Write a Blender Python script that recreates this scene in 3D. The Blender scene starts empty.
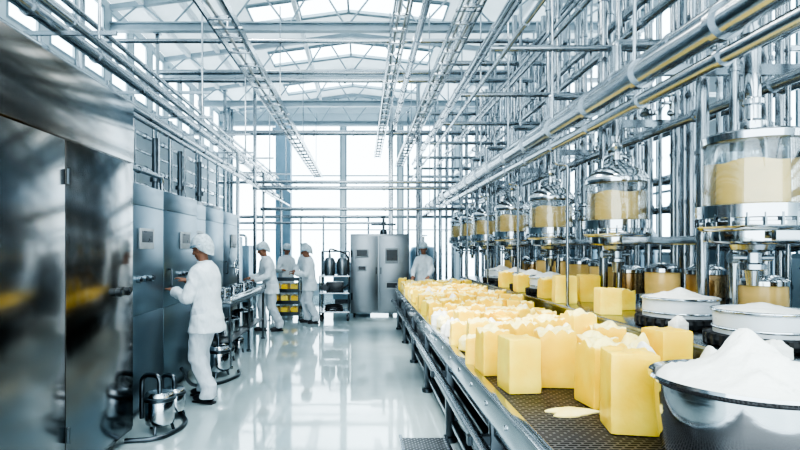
import bpy, bmesh, math, random
from mathutils import Vector, Matrix, noise
R=random.Random(7)
SC=bpy.context.scene
COL=SC.collection
V=Vector
# ------------------------------------------------------------------ materials
def nodes(name):
    m=bpy.data.materials.new(name); m.use_nodes=True
    nt=m.node_tree; b=nt.nodes['Principled BSDF']
    return m,nt,b
def mat_simple(name,col,rough=.5,metal=0.,var=.08,scale=6,stretch=(1,1,1),bump=0.,bscale=40,rvar=.1,spec=.5,col2=None,sss=0,objvar=0,transl=0,coat=0):
    m,nt,b=nodes(name)
    tc=nt.nodes.new('ShaderNodeTexCoord'); mp=nt.nodes.new('ShaderNodeMapping')
    mp.inputs['Scale'].default_value=stretch
    nt.links.new(tc.outputs['Object'],mp.inputs['Vector'])
    n=nt.nodes.new('ShaderNodeTexNoise'); n.inputs['Scale'].default_value=scale; n.inputs['Detail'].default_value=4
    nt.links.new(mp.outputs[0],n.inputs['Vector'])
    mx=nt.nodes.new('ShaderNodeMix'); mx.data_type='RGBA'
    c2=col2 if col2 else tuple(max(0,c*(1-var*2)) for c in col)
    mx.inputs[6].default_value=(*c2,1); mx.inputs[7].default_value=(*col,1)
    rp=nt.nodes.new('ShaderNodeValToRGB'); rp.color_ramp.elements[0].position=.3; rp.color_ramp.elements[1].position=.7
    nt.links.new(n.outputs['Fac'],rp.inputs[0])
    if objvar:
        oi=nt.nodes.new('ShaderNodeObjectInfo'); ad=nt.nodes.new('ShaderNodeMath'); ad.operation='MULTIPLY_ADD'
        nt.links.new(oi.outputs['Random'],ad.inputs[0]); ad.inputs[1].default_value=objvar
        nt.links.new(rp.outputs[0],ad.inputs[2]); 
        s2=nt.nodes.new('ShaderNodeMath'); s2.operation='SUBTRACT'; s2.use_clamp=True; nt.links.new(ad.outputs[0],s2.inputs[0]); s2.inputs[1].default_value=objvar*.5
        nt.links.new(s2.outputs[0],mx.inputs[0])
    else: nt.links.new(rp.outputs[0],mx.inputs[0])
    nt.links.new(mx.outputs[2],b.inputs['Base Color'])
    b.inputs['Metallic'].default_value=metal
    b.inputs['Specular IOR Level'].default_value=spec
    b.inputs['Coat Weight'].default_value=coat; b.inputs['Coat Roughness'].default_value=.12
    mr=nt.nodes.new('ShaderNodeMapRange'); mr.inputs[3].default_value=max(.02,rough-rvar); mr.inputs[4].default_value=rough+rvar
    nt.links.new(n.outputs['Fac'],mr.inputs[0]); nt.links.new(mr.outputs[0],b.inputs['Roughness'])
    if bump:
        n2=nt.nodes.new('ShaderNodeTexNoise'); n2.inputs['Scale'].default_value=bscale; n2.inputs['Detail'].default_value=3
        nt.links.new(mp.outputs[0],n2.inputs['Vector'])
        bp=nt.nodes.new('ShaderNodeBump'); bp.inputs['Strength'].default_value=bump; bp.inputs['Distance'].default_value=.02
        nt.links.new(n2.outputs['Fac'],bp.inputs['Height']); nt.links.new(bp.outputs[0],b.inputs['Normal'])
    if sss:
        b.inputs['Subsurface Weight'].default_value=sss; b.inputs['Subsurface Radius'].default_value=(.04,.03,.012); b.inputs['Subsurface Scale'].default_value=1
    if transl:
        t=nt.nodes.new('ShaderNodeBsdfTranslucent'); t.inputs[0].default_value=(*col,1); ms=nt.nodes.new('ShaderNodeMixShader'); ms.inputs[0].default_value=transl
        nt.links.new(b.outputs[0],ms.inputs[1]); nt.links.new(t.outputs[0],ms.inputs[2]); nt.links.new(ms.outputs[0],nt.nodes['Material Output'].inputs[0])
    return m
STEEL=mat_simple('brushed_steel',(.37,.405,.43),.22,1,.05,1.5,(1,1,1),0,40,.03)
STEELD=mat_simple('dark_steel',(.11,.13,.145),.3,1,.08,2,(1,1,1),0,40,.05)
CAB=mat_simple('cabinet_steel',(.15,.20,.24),.14,1,.2,.5,(1,1,3.5),.008,5,.03,.5,(.22,.17,.125))  # warm brown second colour paints amber reflections into the steel
CAB2=mat_simple('cabinet_steel_light',(.20,.275,.325),.33,1,.12,1.0,(1,1,2),0,3,.04)
POL=mat_simple('polished_steel',(.56,.59,.61),.11,1,.05,3,(1,1,1),0,40,.03)
BOWLM=mat_simple('bowl_steel',(.56,.58,.60),.09,1,.08,3,(1,1,3),.02,6,.03)
GALV=mat_simple('painted_structure',(.33,.40,.44),.45,.3,.08,3)
BEAMW=mat_simple('white_painted_beam',(.75,.80,.83),.5,0,.06,3)
FRAME=mat_simple('window_frame_paint',(.30,.38,.42),.45,.2,.08,3)
WHITE=mat_simple('white_wall_paint',(.52,.60,.64),.6,0,.05,2)
ROOF=mat_simple('roof_panel',(.70,.78,.82),.55,0,.08,1.5,transl=.16)
RUB=mat_simple('black_rubber',(.02,.022,.025),.5,0,.1,10)
SHOE=mat_simple('shoe_leather',(.025,.025,.03),.35,0,.1,10)
DARK=mat_simple('dark_panel',(.03,.04,.05),.3,0,.1,10)
BUTTER=mat_simple('butter',(1.0,.76,.14),.36,0,.1,5,(1,1,1),.14,25,.06,.45,(.96,.60,.05),.12,.8)
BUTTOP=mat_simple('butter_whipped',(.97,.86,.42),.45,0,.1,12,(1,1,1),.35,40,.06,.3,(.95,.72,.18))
PALE=mat_simple('pale_butter',(.95,.88,.55),.45,0,.1,10,(1,1,1),.3,30,.06,.3,(.96,.74,.18),0,.9)
CREAM=mat_simple('cream',(.80,.79,.73),.5,0,.03,12,(1,1,1),.35,30,.05,.3)
CREAMY=mat_simple('yellow_cream',(.86,.58,.20),.3,0,.08,5,(1,1,2.5),.1,9,.05,.5,coat=.5)
CLOTH=mat_simple('white_cotton',(.66,.71,.74),.85,0,.06,7,(1,1,.6),.9,14,.05,.2)
CLOTH2=mat_simple('white_cotton_trouser',(.57,.62,.66),.85,0,.06,7,(1.2,1.2,.5),1,12,.05,.2)
CAPM=mat_simple('cap_fabric',(.56,.64,.68),.9,0,.15,30,(1,1,1),.8,50,.05,.2)
BAND=mat_simple('cap_band_blue',(.26,.40,.50),.8,0,.1,20)
SKIN=mat_simple('skin',(.28,.14,.09),.5,0,.08,12,(1,1,1),.1,60,.06,.4)
EYE=mat_simple('eye',(.05,.04,.04),.2,0,.05,10)
GREY=mat_simple('grey_plastic',(.35,.38,.4),.5,0,.1,10)
COPPER=mat_simple('warm_brass',(.50,.34,.18),.28,1,.1,5)
ENC=mat_simple('enclosure_steel',(.26,.29,.31),.36,1,.08,2,(1,1,.5),0,4,.04)
def mat_glass(name,tint,base,k):
    m=bpy.data.materials.new(name); m.use_nodes=True; nt=m.node_tree; nt.nodes.clear()
    o=nt.nodes.new('ShaderNodeOutputMaterial'); mx=nt.nodes.new('ShaderNodeMixShader'); t=nt.nodes.new('ShaderNodeBsdfTransparent'); g=nt.nodes.new('ShaderNodeBsdfGlossy')
    t.inputs[0].default_value=(*tint,1); g.inputs['Roughness'].default_value=.04
    lw=nt.nodes.new('ShaderNodeLayerWeight'); lw.inputs[0].default_value=.25
    mt=nt.nodes.new('ShaderNodeMath'); mt.operation='MULTIPLY_ADD'; mt.inputs[1].default_value=k; mt.inputs[2].default_value=base
    nt.links.new(lw.outputs['Fresnel'],mt.inputs[0]); nt.links.new(mt.outputs[0],mx.inputs[0])
    nt.links.new(t.outputs[0],mx.inputs[1]); nt.links.new(g.outputs[0],mx.inputs[2]); nt.links.new(mx.outputs[0],o.inputs[0])
    return m
GLASS=mat_glass('clear_glass',(.93,.955,.96),.06,.6)
PANE=mat_glass('window_glass',(.97,.99,1),.01,.03)
def mat_floor():
    m,nt,b=nodes('epoxy_floor')
    tc=nt.nodes.new('ShaderNodeTexCoord')
    n=nt.nodes.new('ShaderNodeTexNoise'); n.inputs['Scale'].default_value=.7; n.inputs['Detail'].default_value=6
    nt.links.new(tc.outputs['Object'],n.inputs['Vector'])
    r=nt.nodes.new('ShaderNodeValToRGB'); r.color_ramp.elements[0].color=(.33,.41,.42,1); r.color_ramp.elements[1].color=(.48,.57,.58,1)
    r.color_ramp.elements[0].position=.3; r.color_ramp.elements[1].position=.7
    nt.links.new(n.outputs[0],r.inputs[0]); nt.links.new(r.outputs[0],b.inputs['Base Color'])
    n2=nt.nodes.new('ShaderNodeTexNoise'); n2.inputs['Scale'].default_value=1.5; nt.links.new(tc.outputs['Object'],n2.inputs['Vector'])
    mr=nt.nodes.new('ShaderNodeMapRange'); mr.inputs[3].default_value=.02; mr.inputs[4].default_value=.09
    nt.links.new(n2.outputs[0],mr.inputs[0]); nt.links.new(mr.outputs[0],b.inputs['Roughness'])
    b.inputs['IOR'].default_value=2.1; b.inputs['Specular IOR Level'].default_value=.8
    n3=nt.nodes.new('ShaderNodeTexNoise'); n3.inputs['Scale'].default_value=2.2; n3.inputs['Detail'].default_value=1; nt.links.new(tc.outputs['Object'],n3.inputs['Vector'])
    bp=nt.nodes.new('ShaderNodeBump'); bp.inputs['Strength'].default_value=.04; bp.inputs['Distance'].default_value=.03
    nt.links.new(n3.outputs[0],bp.inputs['Height']); nt.links.new(bp.outputs[0],b.inputs['Normal'])
    return m
FLOOR=mat_floor()
def mat_belt(name,c1,c2,s):
    m,nt,b=nodes(name)
    tc=nt.nodes.new('ShaderNodeTexCoord')
    br=nt.nodes.new('ShaderNodeTexBrick'); br.offset=.5; br.inputs['Scale'].default_value=s; br.inputs['Brick Width'].default_value=.8; br.inputs['Row Height'].default_value=.4
    br.inputs['Mortar Size'].default_value=.09; br.inputs['Mortar Smooth'].default_value=.3
    br.inputs['Color1'].default_value=(*c1,1); br.inputs['Color2'].default_value=(*c1,1); br.inputs['Mortar'].default_value=(*c2,1)
    nt.links.new(tc.outputs['Object'],br.inputs['Vector']); nt.links.new(br.outputs['Color'],b.inputs['Base Color'])
    b.inputs['Metallic'].default_value=.7; b.inputs['Roughness'].default_value=.38
    bp=nt.nodes.new('ShaderNodeBump'); bp.inputs['Strength'].default_value=.7; bp.inputs['Distance'].default_value=.004
    nt.links.new(br.outputs['Fac'],bp.inputs['Height']); nt.links.new(bp.outputs[0],b.inputs['Normal'])
    return m
BELT=mat_belt('perforated_belt',(.007,.007,.008),(.13,.125,.125),17)
GRATE=mat_belt('perforated_shelf',(.01,.012,.014),(.35,.38,.4),18)

# ------------------------------------------------------------------ mesh builder
def fillet(pts,br,n=5):
    pts=[V(p) for p in pts]
    if len(pts)<3: return pts
    out=[pts[0]]
    for i in range(1,len(pts)-1):
        a,b,c=pts[i-1],pts[i],pts[i+1]
        d1=(a-b); d2=(c-b); l=min(br,d1.length*.48,d2.length*.48)
        p=b+d1.normalized()*l; q=b+d2.normalized()*l
        for k in range(n+1):
            t=k/n; out.append(p*(1-t)**2+b*2*t*(1-t)+q*t*t)
    out.append(pts[-1]); return out
class MB:
    def __init__(s): s.bm=bmesh.new()
    def rings(s,rings,mat=0,cap=True,closed=False,flat=False):
        bm=s.bm; vr=[[bm.verts.new(p) for p in r] for r in rings]
        n=len(vr[0]); m=len(vr)
        for i in range(m if closed else m-1):
            a=vr[i]; b=vr[(i+1)%m]
            for j in range(n):
                try:
                    f=bm.faces.new((a[j],a[(j+1)%n],b[(j+1)%n],b[j])); f.material_index=mat; f.smooth=not flat
                except ValueError: pass
        if cap and not closed:
            f=bm.faces.new(list(reversed(vr[0]))); f.material_index=mat; f.smooth=not flat
            f=bm.faces.new(vr[-1]); f.material_index=mat; f.smooth=not flat
    def box(s,c,sz,mat=0,bev=0,rot=None,seg=2):
        bm=s.bm; c=V(c); M=Matrix.Translation(c)
        if rot is not None: M=M@rot.to_4x4()
        M=M@Matrix.Diagonal((sz[0],sz[1],sz[2],1))
        r=bmesh.ops.create_cube(bm,size=1,matrix=M)
        fs=set(f for v in r['verts'] for f in v.link_faces)
        if bev:
            es=list(set(e for f in fs for e in f.edges))
            rr=bmesh.ops.bevel(bm,geom=es,offset=bev,segments=seg,affect='EDGES',profile=.5)
            for f in rr['faces']: f.material_index=mat; f.smooth=False
            fs=set(f for f in fs if f.is_valid)
        for f in fs: f.material_index=mat; f.smooth=False
    def ring(s,c,u,w,ru,rw,n): return [c+u*(ru*math.cos(2*math.pi*i/n))+w*(rw*math.sin(2*math.pi*i/n)) for i in range(n)]
    def frame(s,d):
        d=d.normalized(); a=V((0,0,1)) if abs(d.z)<.9 else V((1,0,0))
        u=d.cross(a).normalized(); w=d.cross(u).normalized(); return u,w
    def cyl(s,p0,p1,r,r1=None,seg=14,mat=0):
        p0=V(p0);p1=V(p1); r1=r if r1 is None else r1
        u,w=s.frame(p1-p0); s.rings([s.ring(p0,w,u,r,r,seg),s.ring(p1,w,u,r1,r1,seg)],mat)
    def lathe(s,prof,c=(0,0,0),seg=28,mat=0,closed=False,cap=True):
        c=V(c); s.rings([[c+V((max(r,.0005)*math.cos(2*math.pi*i/seg),max(r,.0005)*math.sin(2*math.pi*i/seg),z)) for i in range(seg)] for r,z in prof],mat,cap,closed)
    def torus(s,c,R0,r,axis='z',seg=24,sub=8,mat=0):
        c=V(c); rs=[]
        for i in range(seg):
            a=2*math.pi*i/seg
            d={'z':V((math.cos(a),math.sin(a),0)),'x':V((0,math.cos(a),math.sin(a))),'y':V((math.cos(a),0,math.sin(a)))}[axis]
            ax={'z':V((0,0,1)),'x':V((1,0,0)),'y':V((0,1,0))}[axis]
            rs.append([c+d*(R0+r*math.cos(2*math.pi*k/sub))+ax*(r*math.sin(2*math.pi*k/sub)) for k in range(sub)])
        s.rings(rs,mat,closed=True)
    def tube(s,pts,r,seg=12,bend=None,mat=0,collar=0):
        P=fillet(pts,bend if bend is not None else r*3)
        d=(P[1]-P[0]).normalized(); u,w=s.frame(d); rs=[]
        for i,p in enumerate(P):
            if i==0: nd=(P[1]-P[0])
            elif i==len(P)-1: nd=P[-1]-P[-2]
            else: nd=(P[i+1]-P[i]).normalized()+(P[i]-P[i-1]).normalized()
            nd.normalize()
            u=(u-nd*u.dot(nd)).normalized(); w=nd.cross(u)
            rs.append(s.ring(p,u,w,r,r,seg))
        s.rings(rs,mat)
        if collar:
            PP=[V(p) for p in pts]
            for a,b in zip(PP,PP[1:]):
                L=(b-a).length; k=int(L/collar)
                dn=(b-a).normalized()
                for q in range(1,k+1):
                    c=a+dn*(q*L/(k+1)); s.cyl(c-dn*(.25*r+.006),c+dn*(.25*r+.006),r*1.22+.003,seg=seg,mat=mat)
    def ell(s,c,rad,rot=None,mat=0,seg=14,rn=9):
        M=Matrix.Translation(V(c))
        if rot is not None: M=M@rot.to_4x4()
        M=M@Matrix.Diagonal((rad[0],rad[1],rad[2],1))
        r=bmesh.ops.create_uvsphere(s.bm,u_segments=seg,v_segments=rn,radius=1,matrix=M)
        for v in r['verts']:
            for f in v.link_faces: f.material_index=mat; f.smooth=True
    def cap(s,p0,p1,r0,r1,seg=12,mat=0,sx=1.0):
        p0=V(p0);p1=V(p1);d=(p1-p0).normalized();u,w=s.frame(d);rs=[]
        for k in range(4):
            a=math.pi/2*(1-k/4)*.97; rs.append(s.ring(p0-d*(r0*math.sin(a)),w,u,r0*math.cos(a),r0*math.cos(a)*sx,seg))
        rs.append(s.ring(p0,w,u,r0,r0*sx,seg)); rs.append(s.ring(p1,w,u,r1,r1*sx,seg))
        for k in range(1,5):
            a=math.pi/2*(k/4)*.97; rs.append(s.ring(p1+d*(r1*math.sin(a)),w,u,r1*math.cos(a),r1*math.cos(a)*sx,seg))
        s.rings(rs,mat)
    def obj(s,name,mats,loc=(0,0,0),parent=None,rotz=0,angle=35,**kw):
        me=bpy.data.meshes.new(name)
        bmesh.ops.recalc_face_normals(s.bm,faces=s.bm.faces[:])
        s.bm.to_mesh(me); s.bm.free()
        return mkobj(name,me,mats,loc,parent,rotz,angle,**kw)
def smooth(me): me.polygons.foreach_set('use_smooth',[True]*len(me.polygons))
def mkobj(name,me,mats,loc=(0,0,0),parent=None,rotz=0,angle=35,label=None,category=None,group=None,kind=None):
    if not isinstance(mats,(list,tuple)): mats=[mats]
    if len(me.materials)==0:
        for m in mats: me.materials.append(m)
    if angle<180: me.set_sharp_from_angle(angle=math.radians(angle))
    o=bpy.data.objects.new(name,me); o.location=loc; o.rotation_euler=(0,0,rotz)
    if parent: o.parent=parent
    COL.objects.link(o)
    if label: o['label']=label
    if category: o['category']=category
    if group: o['group']=group
    if kind: o['kind']=kind
    return o
def root(name,loc,label,category,group=None,rotz=0):
    o=bpy.data.objects.new(name,None); o.location=loc; o.rotation_euler=(0,0,rotz); o.empty_display_size=.1
    COL.objects.link(o); o['label']=label; o['category']=category
    if group: o['group']=group
    return o
def dup(o,loc,rotz=None,label=None,parent=None,scale=None):
    n=o.copy(); COL.objects.link(n)
    if parent: n.parent=parent
    else:
        n.location=loc
        if rotz is not None: n.rotation_euler=(0,0,rotz)
        if scale: n.scale=scale
        if label: n['label']=label
    for c in [c for c in o.children]: dup(c,None,parent=n)
    return n

# ------------------------------------------------------------------ room
XL,XR,YB,YF=-4.8,5.4,18.5,-2.0
EAVE,RIDGE,RX=6.3,6.9,-.3
m=MB(); m.box(((XL+XR)/2,(YB+YF)/2,-.05),(XR-XL+.4,YB-YF+.4,.1)); m.obj('floor',FLOOR,kind='structure')
def wall(name,axis,at,u0,u1,z0,z1,ops,oz0,oz1,th=.06):
    m=MB()
    def bx(a,b,c,d):
        if b-a<.001 or d-c<.001: return
        if axis=='x': m.box((at,(a+b)/2,(c+d)/2),(th,b-a,d-c))
        else: m.box(((a+b)/2,at,(c+d)/2),(b-a,th,d-c))
    bx(u0,u1,z0,oz0); bx(u0,u1,oz1,z1)
    u=u0
    for a,b in ops: bx(u,a,oz0,oz1); u=b
    bx(u,u1,oz0,oz1)
    m.obj(name,WHITE,kind='structure')
wn=[0]
def window(axis,at,a,b,z0,z1,nu,nz,fw=.05,th=.07):
    wn[0]+=1; m=MB()
    def bx(u0,u1,c,d,th=th):
        if axis=='x': m.box((at,(u0+u1)/2,(c+d)/2),(th,u1-u0,d-c))
        else: m.box(((u0+u1)/2,at,(c+d)/2),(u1-u0,th,d-c))
    for i in range(nu+1):
        u=a+fw/2+(b-a-fw)*i/nu; w=fw if i in(0,nu) else fw*.7; bx(u-w/2,u+w/2,z0,z1)
    for i in range(nz+1):
        z=z0+fw/2+(z1-z0-fw)*i/nz; w=fw if i in(0,nz) else fw*.7; bx(a,b,z-w/2,z+w/2,th*.9)
    f=m.obj('window_%d'%wn[0],FRAME,kind='structure')
    m=MB()
    if axis=='x': m.box((at,(a+b)/2,(z0+z1)/2),(.006,b-a-.02,z1-z0-.02))
    else: m.box(((a+b)/2,at,(z0+z1)/2),(b-a-.02,.006,z1-z0-.02))
    m.obj('glass_pane',PANE,parent=f)
ops=[(y,y+.76) for y in [3.2+1.0*i for i in range(15)]]
wall('wall_left','x',XL-.02,YF,YB,0,EAVE,ops,4.75,6.15,.03)
for a,b in ops: window('x',XL-.02,a,b,4.75,6.15,1,1,.05,.04)
ops=[(y,y+2.2) for y in [1.0+2.45*i for i in range(7)]]
wall('wall_right','x',XR+.04,YF,YB,0,EAVE,ops,1.5,6.0)
for a,b in ops: window('x',XR+.04,a,b,1.5,6.0,3,4,.06,.05)
ops=[(x,x+1.86) for x in [-4.55+1.98*i for i in range(5)]]
wall('wall_back','y',YB+.04,XL-.08,XR+.08,0,EAVE,ops,.35,6.05)
for a,b in ops: window('y',YB+.04,a,b,.35,6.05,1,3,.06)
m=MB(); g=[[V((XL-.08,YB+.08,EAVE)),V((XR+.08,YB+.08,EAVE)),V((RX,YB+.08,RIDGE))],[V((XL-.08,YB,EAVE)),V((XR+.08,YB,EAVE)),V((RX,YB,RIDGE))]]
m.rings(g,flat=True); m.obj('wall_gable',ROOF,kind='structure')
def rz(x): return EAVE+(RIDGE-EAVE)*((x-XL)/(RX-XL) if x<RX else (XR-x)/(XR-RX))
SKY=[(1.2,3.2),(4.6,6.6),(8.3,9.3),(11.0,11.9),(13.6,14.6),(16.3,17.3)]
xs=[XL,-2.4,RX,1.8,XR]; ys=[YF]
for a,b in SKY: ys+=[a,b]
ys.append(YB)
m=MB()
for i in range(4):
    for j in range(len(ys)-1):
        if i in(1,2) and j%2==1: continue
        x0,x1,y0,y1=xs[i],xs[i+1],ys[j],ys[j+1]
        m.rings([[V((x0,y0,rz(x0))),V((x1,y0,rz(x1))),V((x1,y1,rz(x1))),V((x0,y1,rz(x0)))]],cap=False)
        m.bm.verts.ensure_lookup_table(); m.bm.faces.new(m.bm.verts[-4:])
m.obj('ceiling',ROOF,kind='structure')
for a,b in SKY:
    wn[0]+=1; m=MB()
    for sx in((-2.4,RX),(RX,1.8)):
        for k in range(3):
            x=sx[0]+(sx[1]-sx[0])*k/2; m.cyl((x,a,rz(x)),(x,b,rz(x)),.025,seg=6)
        for y in(a,b): m.cyl((sx[0],y,rz(sx[0])),(sx[1],y,rz(sx[1])),.06,seg=6)
    f=m.obj('window_%d'%wn[0],FRAME,kind='structure'); m=MB()
    for x0,x1 in((-2.4,RX),(RX,1.8)):
        q=[V((x0,a,rz(x0)+.05)),V((x1,a,rz(x1)+.05)),V((x1,b,rz(x1)+.05)),V((x0,b,rz(x0)+.05))]
        m.rings([q,[p+V((0,0,.01)) for p in q]],flat=True)
    m.obj('glass_pane',PANE,parent=f)
def truss(y):
    m=MB(); zb=5.85
    m.box(((XL+XR)/2,y,zb+.07),(XR-XL,.14,.03)); m.box(((XL+XR)/2,y,zb-.07),(XR-XL,.14,.03)); m.box(((XL+XR)/2,y,zb),(XR-XL,.03,.14))
    for a,b in((XL,RX),(RX,XR)):
        m.box(((a+b)/2,y,(rz(a)+rz(b))/2-.08),(math.hypot(b-a,rz(b)-rz(a)),.1,.1),rot=Matrix.Rotation(-math.atan2(rz(b)-rz(a),b-a),3,'Y'))
        n=4
        for k in range(n):
            x0=a+(b-a)*k/n; x1=a+(b-a)*(k+1)/n; xm=(x0+x1)/2
            m.cyl((x0,y,zb),(xm,y,rz(xm)-.07),.02,seg=6); m.cyl((xm,y,rz(xm)-.07),(x1,y,zb),.02,seg=6)
    m.obj('roof_truss',GALV,label='grey painted steel roof truss with diagonal webs under roof',category='truss',group='roof trusses')
for y in(3.9,7.3,10.2,13.0,15.6,18.1): truss(y)
for k,x in enumerate((-4.2,-3.5,-2.8,-1.4,.8,2.4,3.3,4.4)):
    m=MB(); m.box((x,(YB+YF)/2,rz(x)-.06),(.09,YB-YF,.12)); m.obj('roof_purlin',BEAMW,label='long white steel purlin running under the roof panels',category='roof beam',group='roof purlins')
m=MB(); m.box((-2.6,17.75,2.9),(.5,.4,5.8),bev=.02); m.box((-2.6,17.75,.15),(.62,.52,.3),bev=.02); m.box((-2.6,17.75,5.5),(.7,.5,.2),bev=.02)
m.obj('column',mat_simple('blue_column_paint',(.28,.42,.52),.5,0,.08,3),label='pale blue painted square structural column by the windows',category='column')

# ------------------------------------------------------------------ left big cabinet
def vent(m,x,yc,zc,w,h,n,mat=1):
    for i in range(n): m.box((x,yc,zc-h/2+h*(i+.5)/n),(.012,w,h/n*.45),mat)
cab=root('steel_processing_cabinet',(-2.7,2.6,0),'tall brushed stainless steel processing cabinet with large doors beside aisle','industrial cabinet')
def bxw(m,x0,x1,y0,y1,z0,z1,o,mat=0,bev=.006): m.box(((x0+x1)/2-o[0],(y0+y1)/2-o[1],(z0+z1)/2-o[2]),(x1-x0,y1-y0,z1-z0),mat,bev)
o=(-2.7,2.6,0)
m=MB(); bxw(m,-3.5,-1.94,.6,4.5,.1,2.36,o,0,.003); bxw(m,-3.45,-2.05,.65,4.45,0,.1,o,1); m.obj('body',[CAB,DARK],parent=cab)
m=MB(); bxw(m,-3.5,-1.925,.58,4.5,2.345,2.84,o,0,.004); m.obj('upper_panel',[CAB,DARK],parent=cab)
for (a,b) in((.62,1.95),(1.958,3.468),(3.477,4.495)):
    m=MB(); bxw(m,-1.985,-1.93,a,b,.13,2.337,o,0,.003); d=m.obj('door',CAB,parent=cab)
    for zz in(.4,2.1):
        m=MB(); m.cyl((-1.927-o[0],a+.02-o[1],zz-.05),(-1.927-o[0],a+.02-o[1],zz+.05),.009,seg=8)
        m.obj('hinge',STEELD,parent=d)
    if b>4:
        for yy in(4.2,4.34):
            m=MB(); m.cyl((-1.94-o[0],yy-o[1],1.28),(-1.89-o[0],yy-o[1],1.28),.035,seg=16); m.cyl((-1.9-o[0],yy-o[1],1.28),(-1.88-o[0],yy-o[1],1.28),.022,seg=12,mat=1)
            m.obj('lock_knob',[STEELD,DARK],parent=d)

def machine(y0,y1,h,kind,xf=-2.12):
    c=root('steel_machine_unit',(-2.7,(y0+y1)/2,0),{0:'stainless steel machine unit with round knobs and bar handle beside worker',1:'stainless steel machine unit with hatch wheel and control screen',2:'stainless steel machine unit with louvred vent panel'}[kind],'industrial machine','processing machines along the aisle')
    o=(-2.7,(y0+y1)/2,0); w=(y1-y0)
    m=MB(); bxw(m,-3.4,xf-.008,y0,y1,.12,h,o,0,.002); bxw(m,-3.35,xf-.1,y0+.05,y1-.05,0,.12,o,1); m.obj('body',[CAB2,STEELD],parent=c)
    m=MB(); bxw(m,xf-.05,xf,y0+.002,y1-.002,h-.2,h,o,0,.002); m.obj('top_panel',[CAB2],parent=c)
    m=MB(); bxw(m,xf-.05,xf,y0+.006,y1-.006,1.0,h-.21,o,0,.002); d=m.obj('door',CAB2,parent=c)
    X=xf-o[0]
    m=MB(); yh=y0+.14-o[1]
    m.tube([(X,yh,1.2),(X+.04,yh,1.2),(X+.04,yh,1.4),(X,yh,1.4)],.010,8); m.obj('handle',STEELD,parent=d)
    m=MB(); bxw(m,xf-.05,xf,y0+.006,y1-.006,.16,.99,o,0,.002); d=m.obj('lower_door',CAB2,parent=c)
    if kind==0:
        for q in range(3):
            m=MB(); m.cyl((X,-.1+.14*q,1.33),(X+.04,-.1+.14*q,1.33),.03,seg=14); m.cyl((X+.035,-.1+.14*q,1.33),(X+.06,-.1+.14*q,1.33),.018,seg=12,mat=1); m.obj('knob',[STEEL,DARK],parent=c)
        m=MB(); m.box((X+.01,.1,1.72),(.02,.34,.2),0,.004); m.box((X+.021,.1,1.74),(.003,.26,.11),1); m.obj('display',[GREY,DARK],parent=c)
    elif kind==1:
        m=MB(); m.torus((X+.07,.1,1.3),.14,.014,'x')
        m.cyl((X,.1,1.3),(X+.09,.1,1.3),.03,seg=12)
        for k in range(3):
            a=k*2.094; m.cyl((X+.07,.1,1.3),(X+.07,.1+.14*math.cos(a),1.3+.14*math.sin(a)),.01,seg=8)
        m.obj('hatch_wheel',POL,parent=c)
        m=MB(); m.box((X+.015,.15,1.75),(.03,.32,.24),0,.008); m.box((X+.032,.15,1.76),(.004,.26,.16),1); m.obj('control_screen',[GREY,DARK],parent=c)
    else:
        m=MB(); m.box((X+.004,0,.55),(.008,w*.66,.46),0,.002); vent(m,X+.012,0,.55,w*.6,.4,9,1); m.obj('vent',[CAB2,DARK],parent=c)
    m=MB(); m.box((-.15,0,h+.06),(.6,w*.5,.12),0,.004); m.cyl((-.15,0,h+.12),(-.15,0,h+.9),.04); m.cyl((-.15,0,h+.3),(-.15,0,h+.36),.07); m.obj('top_duct',STEELD,parent=c)
    return c
for i,(a,b,h) in enumerate([(4.55,5.7,2.24),(5.7,6.85,2.24),(6.85,7.85,2.24),(7.85,8.85,2.24),(8.85,9.85,2.24)]): machine(a,b,h,[0,0,1,2,1][i],-2.12 if i<2 else -2.30)
def pipe(pts,r,label='stainless steel process pipe with clamp collars',group='overhead process pipes',mat=None,collar=1.1,bend=None,name='process_pipe',cat='pipe',seg=12):
    m=MB(); o=V(pts[0]); P=[V(p)-o for p in pts]
    m.tube(P,r,seg,bend,0,collar); return m.obj(name,mat or STEEL,loc=o,label=label,category=cat,group=group)
BP='bent stainless pipe curving over the machine units'
pipe([(-2.25,4.75,2.24),(-2.25,4.75,2.42),(-2.25,6.0,2.42),(-2.25,6.0,2.24)],.028,BP,'bent pipes over machines',bend=.15)
WP='pipes on the side wall'
for z,r in((2.6,.05),(2.95,.035),(3.3,.06),(3.65,.03),(4.0,.05),(4.35,.04)):
    pipe([(-4.6,2.0,z),(-4.6,17.5,z)],r,'steel pipe running along the painted side wall',WP)
for k in range(13):
    y=4.3+1.0*k; pipe([(-4.42,y,0),(-4.42,y,4.55)],.03 if k%2 else .05,'vertical steel pipe fixed against the side wall','vertical pipes on the side wall',collar=.7)

def canister(loc,s,label):
    c=root('pump_canister',loc,label,'pump','floor pumps'); 
    m=MB(); m.lathe([(.10*s,.06),(.135*s,.08),(.14*s,.12),(.14*s,.30*s+.06),(.12*s,.33*s+.06),(.06*s,.34*s+.06)],seg=24); m.obj('body',POL,parent=c)
    m=MB(); m.lathe([(.139*s,.24*s+.06),(.155*s,.25*s+.06),(.155*s,.28*s+.06),(.139*s,.29*s+.06)],seg=24); m.obj('clamp_ring',STEELD,parent=c)
    for k in range(3):
        a=k*2.094+.5; m=MB(); m.cyl((.1*s*math.cos(a),.1*s*math.sin(a),.09),(.13*s*math.cos(a),.13*s*math.sin(a),0),.014,seg=8); m.obj('leg',STEELD,parent=c)
    m=MB(); m.tube([(0,0,.33*s+.06),(0,0,.46*s+.08),(-.2*s,.05,.46*s+.08),(-.2*s,.05,.1)],.022,10,.1); m.obj('hose',STEELD,parent=c)
canister((-1.80,4.75,0),.9,'small polished steel pump canister with clamp ring on floor')
canister((-1.80,5.12,0),.7,'squat steel pump canister with bent hose near worker')
canister((-1.83,6.8,0),1.0,'round steel pump canister beside the workbench end')
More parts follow.
